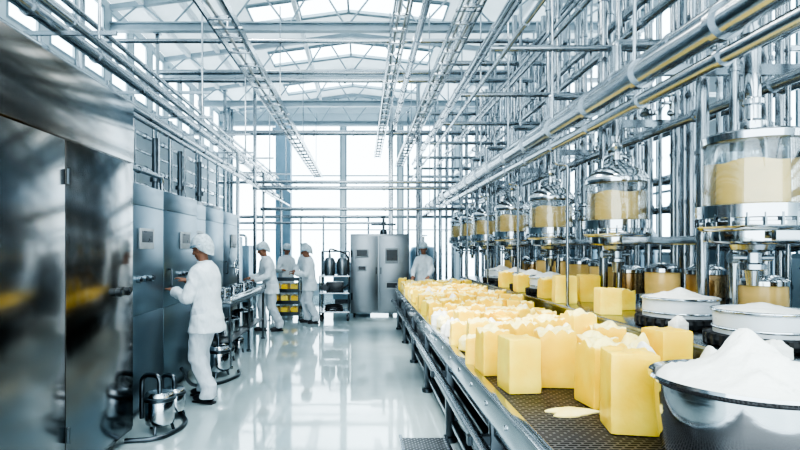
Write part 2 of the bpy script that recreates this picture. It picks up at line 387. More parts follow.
canister((-1.92,7.7,0),.55,'small steel canister standing under the workbench')
canister((-1.92,8.3,0),.55,'small steel pump canister with hose below workbench')
for k,pts in enumerate([[(-1.98,4.45,.02),(-1.7,4.5,.02),(-1.58,4.9,.02),(-1.85,5.3,.03),(-2.0,5.5,.15)],[(-2.0,5.9,.3),(-1.95,6.1,.03),(-1.65,6.4,.02),(-1.55,6.8,.02),(-1.62,7.0,.02)]]):
    pipe(pts,.02,'thin grey flexible hose lying curled on the floor','floor hoses',STEELD,0,.25,'hose','hose')

wb=root('workbench',(-2.0,8.4,0),'steel workbench with mesh shelf and small tools beside machines','workbench')
m=MB(); m.box((0,0,.90),(.52,2.6,.04),0,.01); m.box((0,0,.86),(.48,2.54,.04),0); m.obj('worktop',STEEL,parent=wb)
m=MB(); m.box((0,0,.36),(.46,2.4,.02)); m.obj('lower_shelf',GRATE,parent=wb)
for x in(-.22,.22):
    for y in(-1.2,0,1.2):
        m=MB(); m.cyl((x,y,0),(x,y,.86),.022,seg=10); m.cyl((x,y,0),(x,y,.03),.04,seg=10); m.obj('leg',STEEL,parent=wb)
m=MB(); m.tube([(.25,-1.28,.9),(.25,-1.28,.97),(.25,1.28,.97),(.25,1.28,.9)],.012,8,.05); m.obj('guard_rail',POL,parent=wb)
for k in range(6):
    y=7.4+.38*k; m=MB(); m.lathe([(.07,0),(.085,.02),(.09,.12),(.095,.125),(.085,.13),(.08,.03)],seg=18); m.obj('steel_pan',POL,loc=(-2.02+.08*R.random(),y,.92),label='small round steel pan standing on the workbench',category='pan',group='pans on the workbench')
for k,(y,r,h) in enumerate(((7.6,.13,.28),(8.05,.12,.24),(8.6,.14,.3),(9.1,.12,.26))):
    m=MB(); m.lathe([(r*.8,0),(r,.02),(r,h*.8),(r*.75,h*.9),(r*.3,h*.95),(r*.3,h),(.01,h)],seg=20); m.torus((0,0,h*.82),r,.01,seg=20); m.obj('steel_churn',POL,loc=(-1.96,y,.37),label='lidded steel churn standing on the workbench shelf',category='churn',group='churns on the workbench shelf')

for x,z,r in[(-2.35,3.0,.03),(-2.55,3.2,.05),(-2.3,3.42,.028),(-2.65,3.55,.06),(-2.9,3.9,.055),(-2.6,3.8,.028)]:
    pipe([(x,1.0,z),(x,17.2,z)],r,'long stainless steel pipe running above the machine row','pipes above the machine row')
def posts(x,y,z1,r=.03,lab='slim steel support post carrying overhead pipes',z0=0):
    m=MB(); m.box((0,0,(z1)/2),(r*2,r*2,z1),0,.004); m.box((0,0,.01),(.14,.14,.02)); m.box((0,0,z1),(.12,.12,.03)); m.obj('support_post',STEEL,loc=(x,y,z0),label=lab,category='post',group='pipe support posts')
for y in(4.57,7.515,10.3,13,15.8):
    if y>10: posts(-2.4,y,3.5)
    posts(-3.95,y,5.77)
    m=MB(); m.box((-.75,0,0),(1.7,.025,.04)); m.box((-.3,0,-.35),(.9,.025,.035)); m.cyl((0,0,-.4),(0,0,1.95),.014,seg=8); m.obj('pipe_bracket',STEEL,loc=(-2.25,y,3.82),label='steel cross bracket holding pipes above machines',category='bracket',group='pipe brackets')
def tray(x,z,w,y0,y1,label,cables=2):
    c=root('cable_tray',(x,y0,z),label,'cable tray','ladder cable trays'); L=y1-y0
    for sx in(-w/2,w/2):
        m=MB(); m.box((sx,L/2,0),(.022,L,.08)); m.obj('side_rail',STEEL,parent=c)
    n=int(L/.45); rg=None
    for k in range(n):
        if rg is None:
            m=MB(); m.box((0,0,0),(w,.03,.025),0,.004); m.box((0,0,.02),(w*.5,.02,.02),0,.003); rg=m.obj('rung',STEEL,parent=c,loc=(0,(k+.5)*L/n,-.02))
        else:
            q=rg.copy(); q.parent=c; q.location=(0,(k+.5)*L/n,-.02); COL.objects.link(q)
    for k in range(cables):
        m=MB(); xx=-w*.25+k*w*.5/max(1,cables-1); m.tube([(xx,0,.02),(xx+.02,L*.3,.02),(xx-.01,L*.6,.02),(xx,L,.02)],.016,8,.2); m.obj('cable',GREY,parent=c)
    for k in range(5):
        y=y0+1+k*(L-2)/4; m=MB(); m.cyl((0,0,0),(0,0,5.82-z),.01,seg=8); m.box((0,0,0),(w+.06,.03,.02)); m.obj('hanger',STEEL,loc=(0,y-y0,0),parent=c)
tray(-1.42,3.95,.26,1,17.5,'long steel ladder cable tray hung from roof trusses')
tray(.50,4.6,.2,1.5,17.5,'narrow steel ladder cable tray hung above the aisle',2)
tray(1.2,4.3,.24,1.5,17.5,'steel ladder cable tray hung beside process pipes')

CG='pipes crossing the hall'
for y,z,r,x0,x1 in[(14,4.65,.07,-4.4,5),(12.2,3.0,.045,-2.5,3.5),(12.2,3.14,.035,-2.5,3.5),(12.6,2.55,.04,-2.4,3.5),(16,3.6,.05,-4.3,5),(10.4,4.9,.05,-4.6,5),(16.6,2.6,.05,-4.3,4),(13.2,2.25,.03,-4,.6),(8.0,5.45,.06,-4.6,5),(5.9,5.3,.05,-4.6,5),(9.2,5.2,.04,-4.6,5),(11.6,5.45,.06,-4.6,5)]:
    pipe([(x0,y,z),(x1,y,z)],r,'steel pipe spanning the hall in front of windows',CG)
for x,y in((-2.45,12.2),(.75,13.5),(.75,14.4),(-3.6,14),(-3.9,16),(1.4,16.2)): posts(x,y,5.77,.035)
for x in(-1.9,-1.2,-.5,.2):
    pipe([(x,16.6,2.6),(x,16.6,.1),(x,16.6,0)],.03,'vertical steel drop pipe before the rear windows','rear drop pipes')
for k,(x,y,w_,h) in enumerate(((-3.6,15.2,.9,1.7),(-.3,16.0,1.1,1.2),(-3.3,12.6,.8,1.9))):
    c=root('rear_process_unit',(x,y,0),'boxy steel process unit with vent and pipe stub near windows','industrial machine','rear process units')
    m=MB(); m.box((0,0,h/2+.06),(w_,.7,h-.12),0,.01); m.box((0,0,.06),(w_*.9,.6,.12),1); m.obj('body',[CAB2,DARK],parent=c)
    m=MB(); m.box((0,-.36,h*.6),(w_*.8,.03,h*.6),0,.005); m.box((w_*.3,-.38,h*.6),(.02,.02,.2),1); m.obj('door',[CAB2,DARK],parent=c)
    m=MB(); m.tube([(0,0,h-.02),(0,0,h+.3),(.3,0,h+.3),(.3,0,h-.02)],.035,10,.12); m.obj('pipe_loop',STEEL,parent=c)

# ------------------------------------------------------------------ steel enclosure
e=root('steel_control_cabinet',(.42,12.9,0),'grey steel control cabinet with two doors standing on casters','control cabinet')
m=MB(); m.box((0,0,1.03),(1.38,.8,1.86),0,.01); m.obj('body',ENC,parent=e)
for sx,w in((-.36,.62),(.32,.68)):
    m=MB(); m.box((sx,-.42,1.03),(w,.03,1.76),0,.006); d=m.obj('door',ENC,parent=e)
    m=MB(); hx=sx+w*.44*(1 if sx<0 else -1); m.box((hx,-.44,1.1),(.02,.02,.16),0,.004); m.obj('handle',DARK,parent=d)
for x,z,w,h in((-.42,1.5,.3,.2),(-.42,1.15,.2,.12),(.28,1.45,.32,.36),(.28,.75,.3,.16)):
    m=MB(); m.box((x,-.445,z),(w,.03,h),0,.006); m.box((x,-.463,z+.01),(w*.8,.005,h*.7),1); m.obj('control_panel',[GREY,DARK],parent=e)
for z in(.5,1.5):
    m=MB(); m.cyl((-.66,-.44,z-.08),(-.66,-.44,z+.08),.018,seg=8); m.obj('hinge',DARK,parent=e)
for x in(-.6,.6):
    for y in(-.32,.32):
        m=MB(); m.cyl((x-.02,y,.05),(x+.02,y,.05),.05,seg=14); m.box((x,y,.095),(.06,.06,.03)); m.obj('caster',RUB,parent=e)
m=MB(); m.cyl((.1,0,1.95),(.1,0,2.35),.03); m.tube([(-.2,0,2.2),(.4,0,2.2)],.025); m.lathe([(.09,1.96),(.09,2.03),(.05,2.08)],(.1,0,0)); m.torus((.1,0,2.38),.07,.012,'z'); m.obj('top_valve',STEELD,parent=e)

t=root('mixing_trolley',(-.62,12.2,0),'wheeled steel mixing trolley with tanks and coiled hoses','trolley')
m=MB()
for x in(-.32,.32):
    for y in(-.3,.3): m.cyl((x,y,.1),(x,y,1.55 if y>0 else 1.0),.018,seg=8)
for z in(.2,.62,1.0): m.box((0,0,z),(.68,.64,.025),0)
m.tube([(-.32,.3,1.55),(.32,.3,1.55)],.018,8); m.obj('frame',STEEL,parent=t)
for x in(-.12,.17):
    m=MB(); m.lathe([(.11,1.01),(.13,1.04),(.13,1.32),(.09,1.4),(.03,1.42),(.03,1.5)],(x,0,0),18); m.obj('tank',ENC,parent=t)
m=MB(); m.box((0,-.02,.75),(.4,.35,.22),0,.02); m.cyl((-.2,-.2,.75),(-.2,-.34,.75),.08); m.obj('motor',DARK,parent=t)
for k in range(3):
    m=MB(); m.torus((-.02,-.1,.24+.045*k),.2-.01*k,.02,'z'); m.obj('hose_coil',RUB,parent=t)
m=MB(); m.tube([(-.12,0,1.5),(-.12,-.1,1.62),(.3,-.28,1.5),(.34,-.3,.8),(.1,-.3,.7)],.018,8,.12); m.obj('hose',RUB,parent=t)
for x in(-.3,.3):
    for y in(-.28,.28):
        m=MB(); m.cyl((x-.02,y,.06),(x+.02,y,.06),.06,seg=14); m.box((x,y,.12),(.05,.05,.04)); m.obj('caster',RUB,parent=t)

# ------------------------------------------------------------------ butter meshes
def butter_mesh(name,w,d,h,seed,top=.03,edge=.014,cuts=9,lump=0):
    bm=bmesh.new(); bmesh.ops.create_cube(bm,size=1)
    bmesh.ops.subdivide_edges(bm,edges=bm.edges[:],cuts=cuts,use_grid_fill=True)
    off=V((seed*7.1,seed*3.3,seed*1.7))
    for v in bm.verts:
        p=v.co.copy()
        x,y,z=p.x*w,p.y*d,(p.z+.5)*h
        hx,hy,hz=w/2,d/2,h/2; q=V((x,y,z-hz))
        c=V((max(-hx+edge,min(hx-edge,q.x)),max(-hy+edge,min(hy-edge,q.y)),max(-hz+edge,min(hz-edge,q.z))))
        dlt=q-c
        if dlt.length>1e-6: q=c+dlt.normalized()*min(edge,dlt.length)
        x,y,z=q.x,q.y,q.z+hz
        tt=max(0,(z/h-.8)/.2)
        n1=noise.noise(V((x*9,y*9,z*5))+off); n2=noise.noise(V((x*18,y*18,z*12))+off); n3=abs(noise.noise(V((x*12,y*12,z*5))+off*2))
        x*=1+.05*n1+tt*top*1.4*n2; y*=1+.05*n1-tt*top*1.4*n2
        x*=1-.03*z/h; y*=1-.03*z/h
        if tt>0: z+=tt*top*(n1*1.2+n3*2.6-.7)
        if lump and tt>.9:
            rad=math.hypot(x/w,y/d); z+=lump*max(0,1-rad*2.2)
        if z<.002: z=0
        v.co=V((x,y,z))
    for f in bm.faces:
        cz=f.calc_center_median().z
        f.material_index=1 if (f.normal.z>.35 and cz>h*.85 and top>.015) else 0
    bmesh.ops.recalc_face_normals(bm,faces=bm.faces[:])
    me=bpy.data.meshes.new(name); bm.to_mesh(me); bm.free(); smooth(me)
    return me
SM=[butter_mesh('butter_block_smooth',.2,.2,.31,s,.008,.012) for s in(1,2)]
TM=[butter_mesh('butter_block_torn',.2,.2,.29,s,.032,.012,11) for s in(3,4,5,11)]
PM=[butter_mesh('pale_block',.17,.17,.2,s,.045,.03,10,.045) for s in(6,7,8,9)]
for me in SM+TM:
    me.materials.append(BUTTER); me.materials.append(BUTTOP)
for me in PM:
    me.materials.append(PALE); me.materials.append(PALE)
PM[0].materials[1]=CREAM; PM[0].materials[0]=BUTTOP; PM[1].materials[0]=CREAM; PM[1].materials[1]=CREAM
BZ=.85
LB={'s':'tall smooth yellow butter block standing on the conveyor belt','t':'yellow butter block with crumpled torn top on conveyor','p':'small pale butter block with whipped peaked top on conveyor'}
placed=[]; cnt=[0]; pile=[]
def butter(k,x,y,rz_=0,sc=(1,1,1),z=BZ,lab=None,grp='butter blocks on the conveyor'):
    me=R.choice({'s':SM,'t':TM,'p':PM}[k]); placed.append((x,y,.13*sc[0]))
    if cnt[0]>=272:
        pile.append((me,x,y,rz_,sc,z)); return None
    cnt[0]+=1
    o=mkobj('butter_block',me,[BUTTER],(x,y,z),None,rz_,38,label=lab or LB[k],category='butter',group=grp); o.scale=sc
    return o
butter('s',1.15,2.30,-.18,(1.0,1.0,1.10),lab='large smooth yellow butter block at the front of the belt')
butter('t',1.20,2.66,.1,(1.0,1.0,1.08))
butter('s',.86,2.93,.12,(.92,.95,.95))
butter('t',1.10,3.05,-.1,(1.05,1.0,1.08))
butter('t',1.36,3.1,.2,(.9,.9,.92))
butter('t',.81,3.32,.1,(.85,.85,.95))
butter('t',1.04,3.5,.3,(.9,.9,1))
butter('t',.82,3.72,-.1,(.85,.85,.95))
butter('s',1.78,3.12,.15,(1.0,1.0,1.0))
butter('t',1.55,3.35,-.3,(.9,.9,1.0))
butter('p',1.50,2.85,.4,(.9,.9,1.0)); butter('p',1.78,2.72,.1,(1,1,1)); butter('p',1.6,2.5,.7,(.8,.8,.8)); butter('p',1.92,2.5,.7,(.8,.8,.8))
butter('p',1.58,3.1,.2,(.8,.8,1.1))
np_=len(placed)
BL='yellow butter block standing on the steel bench'
for k,x,y,s,h in(('s',2.18,5.75,1.15,.95),('s',2.5,5.9,1.1,.95),('s',2.20,4.78,.95,.75),('t',2.5,5.1,.8,.65),('p',2.17,3.66,.6,.5),('p',2.2,2.85,.8,.4),('p',2.45,2.78,.8,.45),('t',2.2,6.3,1.0,.8),('t',2.15,7.2,.9,.8),('t',2.16,8.0,.9,.8)):
    butter(k,x,y,R.uniform(-.2,.2),(s,s,h),1.04,BL,'butter blocks on the bench')
placed=placed[:np_]
y=3.2
while y<10.6:
    x=.77+.04*R.random()
    while x<1.98:
        far=y>3.9
        if not far: k=R.choice('sttpp')
        else: k=R.choice('sttttppppp') if y<7 else R.choice('ttttpppp')
        s=R.uniform(.8,1.0)*(1 if not far else .8)
        if k=='p' and far: s*=R.uniform(.75,1.1)
        xx=x; yy=y+R.uniform(-.03,.03); rad=(.115 if k!='p' else .092)*s
        if all(math.hypot(xx-a,yy-b)>rad+c-.032 for a,b,c in placed) and xx<1.94:
            butter(k,xx,yy,R.uniform(-.6,.6),(s,s,s*R.uniform(.7,1.2)*(.82 if far else 1)))
            placed[-1]=(xx,yy,rad)
        x+=R.uniform(.12,.16) if far else R.uniform(.15,.2)
    y+=.13 if y>3.9 else .16
if pile:
    bm=bmesh.new(); mats=[BUTTER,BUTTOP,PALE,CREAM]
    for me,x,y,r_,sc,z in pile:
        t0=bmesh.new(); t0.from_mesh(me)
        for f in t0.faces: f.material_index=mats.index(me.materials[f.material_index])
        t0.transform(Matrix.Translation((x-1.35,y-9.8,0))@Matrix.Rotation(r_,4,'Z')@Matrix.Diagonal((*sc,1)))
        tm=bpy.data.meshes.new('t'); t0.to_mesh(tm); t0.free(); bm.from_mesh(tm); bpy.data.meshes.remove(tm)
    me=bpy.data.meshes.new('butter_pile'); bm.to_mesh(me); bm.free(); smooth(me)
    mkobj('butter_pile',me,mats,(1.35,9.8,BZ),None,0,38,label='crowded pale and yellow butter blocks at the belt end',category='butter',kind='stuff')
m=MB()
rs=[]
for r,z in((.11,0),(.11,.006),(.07,.018),(.02,.022)):
    rs.append([V((r*math.cos(a)*(1+.3*math.sin(3*a+1)+.12*math.sin(7*a)),r*.6*math.sin(a)*(1+.2*math.sin(2*a)),z)) for a in[2*math.pi*i/28 for i in range(28)]])
m.rings(rs); m.obj('butter_scraping',BUTTOP,loc=(.98,2.52,BZ),label='flat smear of pale butter lying on the belt',category='butter')

# ------------------------------------------------------------------ conveyor
cv=root('conveyor_table',(1.35,6,0),'long steel conveyor table with dark perforated belt and rails','conveyor')
o=(1.35,6,0); Y0,Y1=1.1,10.8
m=MB(); bxw(m,.72,2.02,Y0,Y1,.815,.85,o,0,.004); m.obj('belt',BELT,parent=cv)
for x in(.70,2.03):
    m=MB(); bxw(m,x-.02,x+.02,Y0,Y1,.70,.865,o,0,.004); bxw(m,x-.035,x+.025,Y0,Y1,.855,.87,o,0,.004)
    n=24
    for k in range(n):
        yy=Y0+(k+.5)*(Y1-Y0)/n-6
        sgn=-1 if x<1 else 1
        m.cyl((x+sgn*.015-o[0],yy,.78),(x+sgn*.032-o[0],yy,.78),.014,seg=8)
    m.obj('side_rail',POL if x<1 else STEEL,parent=cv)
for a in((.72,.78,.60,.66),(.60,.66,.55,.60),(.74,.8,.14,.18),(1.94,2.0,.14,.18)):
    m=MB(); bxw(m,a[0],a[1],Y0,Y1,a[2],a[3],o); m.obj('lower_rail',STEEL,parent=cv)
m=MB(); bxw(m,.80,1.94,Y0,Y1,.38,.41,o); m.obj('drip_tray',STEELD,parent=cv)
for yy in[1.4+1.55*k for k in range(7)]:
    for x in(.74,2.0):
        m=MB(); m.box((x-o[0],yy-6,.36),(.07,.07,.72),0,.006); m.cyl((x-o[0],yy-6,0),(x-o[0],yy-6,.04),.06,seg=12)
        if x<1: m.box((x-o[0]-.08,yy-6,.57),(.16,.05,.05))
        m.obj('leg',STEELD,parent=cv)
    m=MB(); m.box((0,yy-6,.2),(1.2,.05,.05)); m.obj('cross_brace',STEELD,parent=cv)
for yy in(Y0-.02,Y1+.02):
    m=MB(); m.cyl((-.62,yy-6,.80),(.62,yy-6,.80),.05,seg=16); m.obj('end_roller',POL,parent=cv)
m=MB(); m.box((0,0,.0),(.34,.9,.02)); m.box((-.17,0,.0),(.02,.92,.06),1); m.box((.17,0,.0),(.02,.92,.06),1)
for sx in(-.15,.15):
    for sy in(-.4,.4): m.cyl((sx,sy,-.18),(sx,sy,0),.015,seg=8,mat=1)
m.obj('perforated_footstep',[GRATE,STEEL],loc=(.46,3.6,.18),label='low perforated steel step beside the conveyor legs',category='step')

fb=root('filling_bench',(2.75,6,0),'raised stainless steel bench behind the conveyor','bench')
m=MB(); m.box((0,0,1.02),(1.38,10.4,.04),0,.006); m.box((-.66,0,.94),(.03,10.4,.14),0); m.obj('benchtop',STEEL,parent=fb)
m=MB(); m.box((0,0,.5),(1.3,10.2,1.0),0); m.obj('cabinet_base',STEELD,parent=fb)

SHELL=mat_simple('white_enamel',(.66,.70,.73),.3,0,.05,6)
def creamtop(m,r,h,peak,seed,n=48,q0=.955,rg=.22):
    rs=[]; off=V((seed*3,seed,0))
    for q,zz in((q0-.05,h*.5),(q0,h*.90),(q0-.02,h*.95),(.86,h*.97),(.8,h*.98),(.72,h*.99),(.65,h),(.57,h),(.5,h),(.42,h*1.01),(.35,h*1.01),(.28,h*1.02),(.22,h*1.02),(.15,h*1.02),(.1,h*1.02),(.05,h*1.02),(.01,h*1.02)):
        ring=[]
        for i in range(n):
            a=2*math.pi*i/n+ (1-q)*1.2; x,y=r*q*math.cos(a),r*q*math.sin(a)
            zb=zz
            if q<.9:
                f=(1-q); ridge=1-abs(math.sin(a*2.5+f*5))
                zb+=peak*(f**2.0*1.9+(noise.noise(V((x*7,y*7,0))+off)*.6+abs(noise.noise(V((x*15,y*15,1))+off))*.5+ridge*rg*q)*min(1,f*2.2))
            ring.append(V((x,y,zb)))
        rs.append(ring)
    m.rings(rs)
def bowl(loc,r,h,lab,lab2,peak,grp,mat,seed,drum,rg=.22):
    c=root('cream_tub' if drum else 'cream_bowl',loc,lab,'tub' if drum else 'bowl',grp)
    m=MB()
    if drum: m.lathe([(r*.96,0),(r,.015),(r,h*.9),(r*1.03,h*.93),(r*1.03,h),(r*.97,h),(r*.96,h*.3),(.01,h*.28)],seg=44)
    else: m.lathe([(r*.80,0),(r*.87,.015),(r*.93,h*.3),(r*.96,h*.6),(r*.975,h*.9),(r*1.03,h*.93),(r*1.045,h*.965),(r*1.03,h),(r*.97,h*.97),(r*.93,h*.5),(r*.8,h*.2),(.01,h*.18)],seg=56)
    m.obj('tub_shell' if drum else 'bowl_shell',mat,parent=c)
    if drum:
        m=MB(); m.torus((0,0,.04),r*1.04,.038,'z',40)
        for k in range(28):
            a=k*math.pi/14; m.box((r*1.14*math.cos(a),r*1.14*math.sin(a),.04),(.035,.024,.065),0,rot=Matrix.Rotation(a,3,'Z'))
        m.obj('drive_ring',RUB,parent=c,label='black toothed drive ring')
        for hz in(.5,.97):
            m=MB(); m.torus((0,0,h*hz),r*(1.005 if hz<.9 else 1.03),.009,'z',40); m.obj('steel_hoop',POL,parent=c)
    m=MB(); creamtop(m,r,h,peak,seed,rg=rg); m.obj('whipped_cream',CREAM,loc=loc,label=lab2,category='cream',group='cream in bowls and tubs',angle=70)
bowl((1.37,1.9,.85),.30,.32,'large polished steel bowl standing on conveyor belt','heap of white whipped cream filling the large bowl',.085,'large bowl on conveyor',BOWLM,11,False)
for k,y in enumerate((3.22,4.06,6.85,7.6,8.45,9.3)):
    bowl((2.42,y,1.04),.255,.22,'round white tub in a black toothed ring on bench','smooth white cream filling the round tub',.02 if k==0 else .035,'cream tubs on the bench',SHELL,k+1,True,.5)

# ------------------------------------------------------------------ filling tanks
def make_tank():
    c=root('filling_tank',(2.4,3.28,1.7),'glass filling tank with steel bands holding yellow cream','filling tank','filling tanks')
    m=MB(); m.lathe([(.262,.17),(.262,.54),(.25,.565),(.245,.56),(.252,.54),(.252,.17)],seg=44,closed=True,cap=False); m.obj('glass_jar',GLASS,parent=c)
    m=MB(); m.lathe([(.05,-.05),(.2,-.045),(.235,-.03),(.24,.0),(.24,.03),(.27,.035),(.29,.05),(.295,.06),(.295,.085),(.28,.09),(.28,.105),(.30,.11),(.30,.185),(.265,.195),(.02,.18)],seg=44)
    for k in range(22):
        a=k*math.pi/11; m.cyl((.29*math.cos(a),.29*math.sin(a),.06),(.29*math.cos(a),.29*math.sin(a),.135),.012,seg=6)
    m.obj('base_collar',POL,parent=c)
    m=MB(); m.lathe([(.25,.53),(.275,.535),(.28,.56),(.27,.59),(.24,.63),(.18,.68),(.10,.73),(.05,.76),(.05,.83),(.02,.83)],seg=40); m.obj('lid',POL,parent=c)
    m=MB(); m.lathe([(.02,.82),(.035,.84),(.055,.88),(.035,.92),(.02,.93),(.02,1.0)],seg=16)
    for k in range(4):
        a=k*math.pi/2+.4; m.tube([(.18*math.cos(a),.18*math.sin(a),.67),(.18*math.cos(a),.18*math.sin(a),.77),(.05*math.cos(a),.05*math.sin(a),.81)],.011,8,.04)
    m.obj('lid_fitting',POL,parent=c)
    m=MB(); m.lathe([(.12,-.05),(.11,-.08),(.05,-.10),(.05,-.16),(.075,-.17),(.075,-.2),(.04,-.21),(.03,-.3),(.02,-.3)],seg=24); m.cyl((-.12,0,-.13),(.12,0,-.13),.02,seg=10); m.cyl((-.14,0,-.13),(-.1,0,-.13),.035,seg=12); m.obj('nozzle',STEEL,parent=c)
    m=MB(); m.box((.25,.30,.0),(.7,.04,.06),0,.005); m.box((.25,-.30,.0),(.7,.04,.06),0,.005); m.box((.58,0,.0),(.06,.64,.08),0,.005); m.box((.82,0,.0),(.5,.06,.06),0,.005); m.obj('support_bracket',STEEL,parent=c)
    m=MB(); rs=[]; n=44
    for q,z in((.03,.182),(.249,.182),(.2515,.19),(.2515,.30),(.2515,.40),(.2515,.445),(.243,.447),(.2,.435),(.1,.44),(.01,.45)):
        rs.append([V((q*math.cos(2*math.pi*i/n),q*math.sin(2*math.pi*i/n),z+(.016*noise.noise(V((2.2*math.cos(2*math.pi*i/n),2.2*math.sin(2*math.pi*i/n),3)))+.008*math.sin(5*2*math.pi*i/n) if z>.42 else 0))) for i in range(n)])
    m.rings(rs); q=m.obj('yellow_cream',CREAMY,loc=(2.4,3.28,1.7),label='thick pale yellow cream filling the glass tank',category='cream',group='cream in filling tanks',angle=60)
    return c,q
tk,cq=make_tank()
TY=[3.28+1.75*k for k in range(5)]+[11.6,12.9]
for y in TY[1:]:
    dup(tk,(2.4,y,1.7)); dup(cq,(2.4,y,1.7))
def swap(ch,prof,mat,closed=False,seg=44):
    m=MB(); m.lathe(prof,seg=seg,closed=closed,cap=not closed); bmesh.ops.recalc_face_normals(m.bm,faces=m.bm.faces[:]); me=bpy.data.meshes.new(ch.name+'_flat'); m.bm.to_mesh(me); m.bm.free(); me.materials.append(mat); me.set_sharp_from_angle(angle=.6); ch.data=me
for ch in tk.children:
    if ch.name.startswith('glass_jar'): swap(ch,[(.262,.17),(.262,.55),(.25,.59),(.24,.59),(.252,.55),(.252,.17)],GLASS,True)
    elif ch.name.startswith('lid_fitting'): swap(ch,[(.07,.62),(.075,.65),(.075,.70),(.045,.72),(.045,.80),(.06,.81),(.06,.84),(.045,.85),(.045,1.0)],POL)
    elif ch.name.startswith('lid'): swap(ch,[(.235,.565),(.267,.57),(.272,.61),(.25,.625),(.1,.635),(.02,.635)],POL)
def jar(x,y,r,h,z=1.04):
    c=root('storage_jar',(x,y,z),'steel and cream storage cylinder standing behind filling tanks','canister','storage cylinders on bench')
    m=MB(); m.lathe([(r*.9,0),(r,.02),(r,h*.25),(r*.94,h*.26)],seg=24); m.obj('base_band',POL,parent=c)
    m=MB(); m.lathe([(r*.94,h*.8),(r*1.04,h*.82),(r*1.04,h*.9),(r*.6,h),(r*.2,h*1.02)],seg=24); m.obj('lid',POL,parent=c)
    m=MB(); m.lathe([(r*.95,h*.25),(r*.97,h*.5),(r*.95,h*.81)],seg=24); m.obj('body',CREAMY if R.random()<.6 else COPPER,parent=c)
for k in range(13):
    jar(2.95,2.6+.66*k,.15+.02*R.random(),.38+.12*R.random())
for y in TY:
    pipe([(2.4,y,2.69),(2.4,y,3.5),(2.4,y,3.55),(3.3,y,3.55)],.045,'steel feed pipe dropping into the filling tank lid','tank feed pipes',collar=.4,bend=.15)
    if y<11:
        pipe([(2.72,y+.62,1.04),(2.72,y+.62,5.77)],.03,'steel riser pipe standing on bench between filling tanks','tank riser pipes',collar=.5)
        if y>4: pipe([(2.13,y+.5,1.04),(2.13,y+.5,2.5),(2.0,y+.5,2.5),(2.0,y+.5,2.7)],.016,'thin bent steel pipe rising from bench to main','tank riser pipes',collar=.5)
    pipe([(2.72,y+.98,1.04 if y<9 else 0),(2.72,y+.98,5.77)],.045,'thick steel riser pipe beside the filling tanks','tank riser pipes',collar=.7)
    for dx,dy,r in((.86,.25,.045),(.82,.42,.02),(.9,.62,.032),(.86,.8,.018),(.84,1.0,.045),(.8,1.2,.02),(.92,1.4,.035),(.86,1.6,.018)):
        z0=1.04 if y+dy<11.1 else 0
        pipe([(2.4+dx,y+dy,z0),(2.4+dx,y+dy,5.77)],r,'vertical steel riser pipe with clamp collars','vertical riser pipes',collar=.55)
        if r>.03 and R.random()<.7:
            m=MB(); z=R.uniform(1.6,3.2); m.lathe([(.03,0),(r*2.0,.02),(r*2.0,.05),(r*1.4,.08),(r*1.4,.2),(r*2.0,.22),(r*2.0,.25),(.03,.27)],seg=16); m.cyl((-r*3.6,0,.14),(0,0,.14),r*.6,seg=10); m.torus((-r*3.7,0,.14),r*1.5,.008,'x'); m.obj('valve',POL,loc=(2.4+dx,y+dy,z),label='flanged steel valve with handwheel on a riser pipe',category='valve',group='pipe valves')
for k in range(9):
    y=2.3+1.75*k; posts(3.52,y,5.77,.05,'tall square steel frame post behind filling line')
    pipe([(1.4,y,3.8),(5.2,y,3.8)],.035,'short steel cross pipe between frame posts','cross pipes over filling line',collar=.9)
    if k%2==0: pipe([(1.4,y,4.85),(5.2,y,4.85)],.045,'steel cross pipe high above the filling line','cross pipes over filling line',collar=.9)
    m=MB(); m.box((0,0,0),(1.4,.05,.08),0); m.cyl((-.68,0,0),(-.68,0,2.8),.014,seg=8); m.obj('pipe_hanger',STEEL,loc=(2.75,y,2.98),label='steel cross bar hanging main pipes from the roof',category='bracket',group='pipe hangers')
RG='pipes along the filling line'
for x,z,r in[(2.0,2.88,.085),(2.0,2.69,.045),(2.22,3.12,.045),(2.5,3.3,.03),(2.95,2.8,.045),(2.95,4.0,.05),(3.05,3.2,.04),(3.2,4.45,.06),(3.7,2.45,.05),(3.75,2.1,.045),(3.7,3.5,.035),(2.3,4.15,.03),(1.62,4.3,.045),(1.9,4.62,.03),(3.8,1.65,.045),(2.9,5.05,.045),(.85,4.85,.055),(2.2,5.2,.055),(3.9,3.1,.05),(4.1,4.2,.045),(1.45,3.62,.025),(4.3,2.6,.06),(1.55,5.0,.055),(2.6,4.6,.025),(3.4,3.0,.025)]:
    pipe([(x,1.2,z),(x,17.0,z)],r,'long stainless steel pipe with collars running above filling line' if z>2.6 else 'long stainless steel pipe behind the filling line',RG,collar=.9,seg=20 if r>.08 else 12)
VS=[(4.3,4.2,.42,2.0),(4.5,6.3,.45,2.3),(4.3,8.6,.42,2.0),(4.5,10.8,.45,2.2),(4.3,14.0,.45,2.1),(1.7,14.9,.4,1.7)]
PP=[(1.43,12.3)]
def okp(x,y): return all(math.hypot(x-a,y-b)>.18 for a,b in PP)
def okv(x,y): return all(math.hypot(x-a,y-b)>c+.12 for a,b,c,_ in VS) and okp(x,y) and math.hypot(x-1.43,y-12.3)>.5
k=0
while k<26:
    x=R.uniform(1.3,5.1); y=R.uniform(12.4,17.5)
    if not okv(x,y) or (2<x<3.7 and y<14.5): continue
    k+=1; PP.append((x,y))
    pipe([(x,y,0),(x,y,5.77)],R.uniform(.025,.055),'vertical steel pipe standing behind the conveyor end','rear vertical pipes',collar=.8)
k=0
while k<30:
    x=R.uniform(3.75,5.1); y=R.uniform(2.5,12)
    if not okv(x,y): continue
    k+=1; PP.append((x,y))
    pipe([(x,y,0),(x,y,R.uniform(4,5.77))],R.uniform(.025,.06),'vertical steel pipe beside the side windows','side vertical pipes',collar=.8)
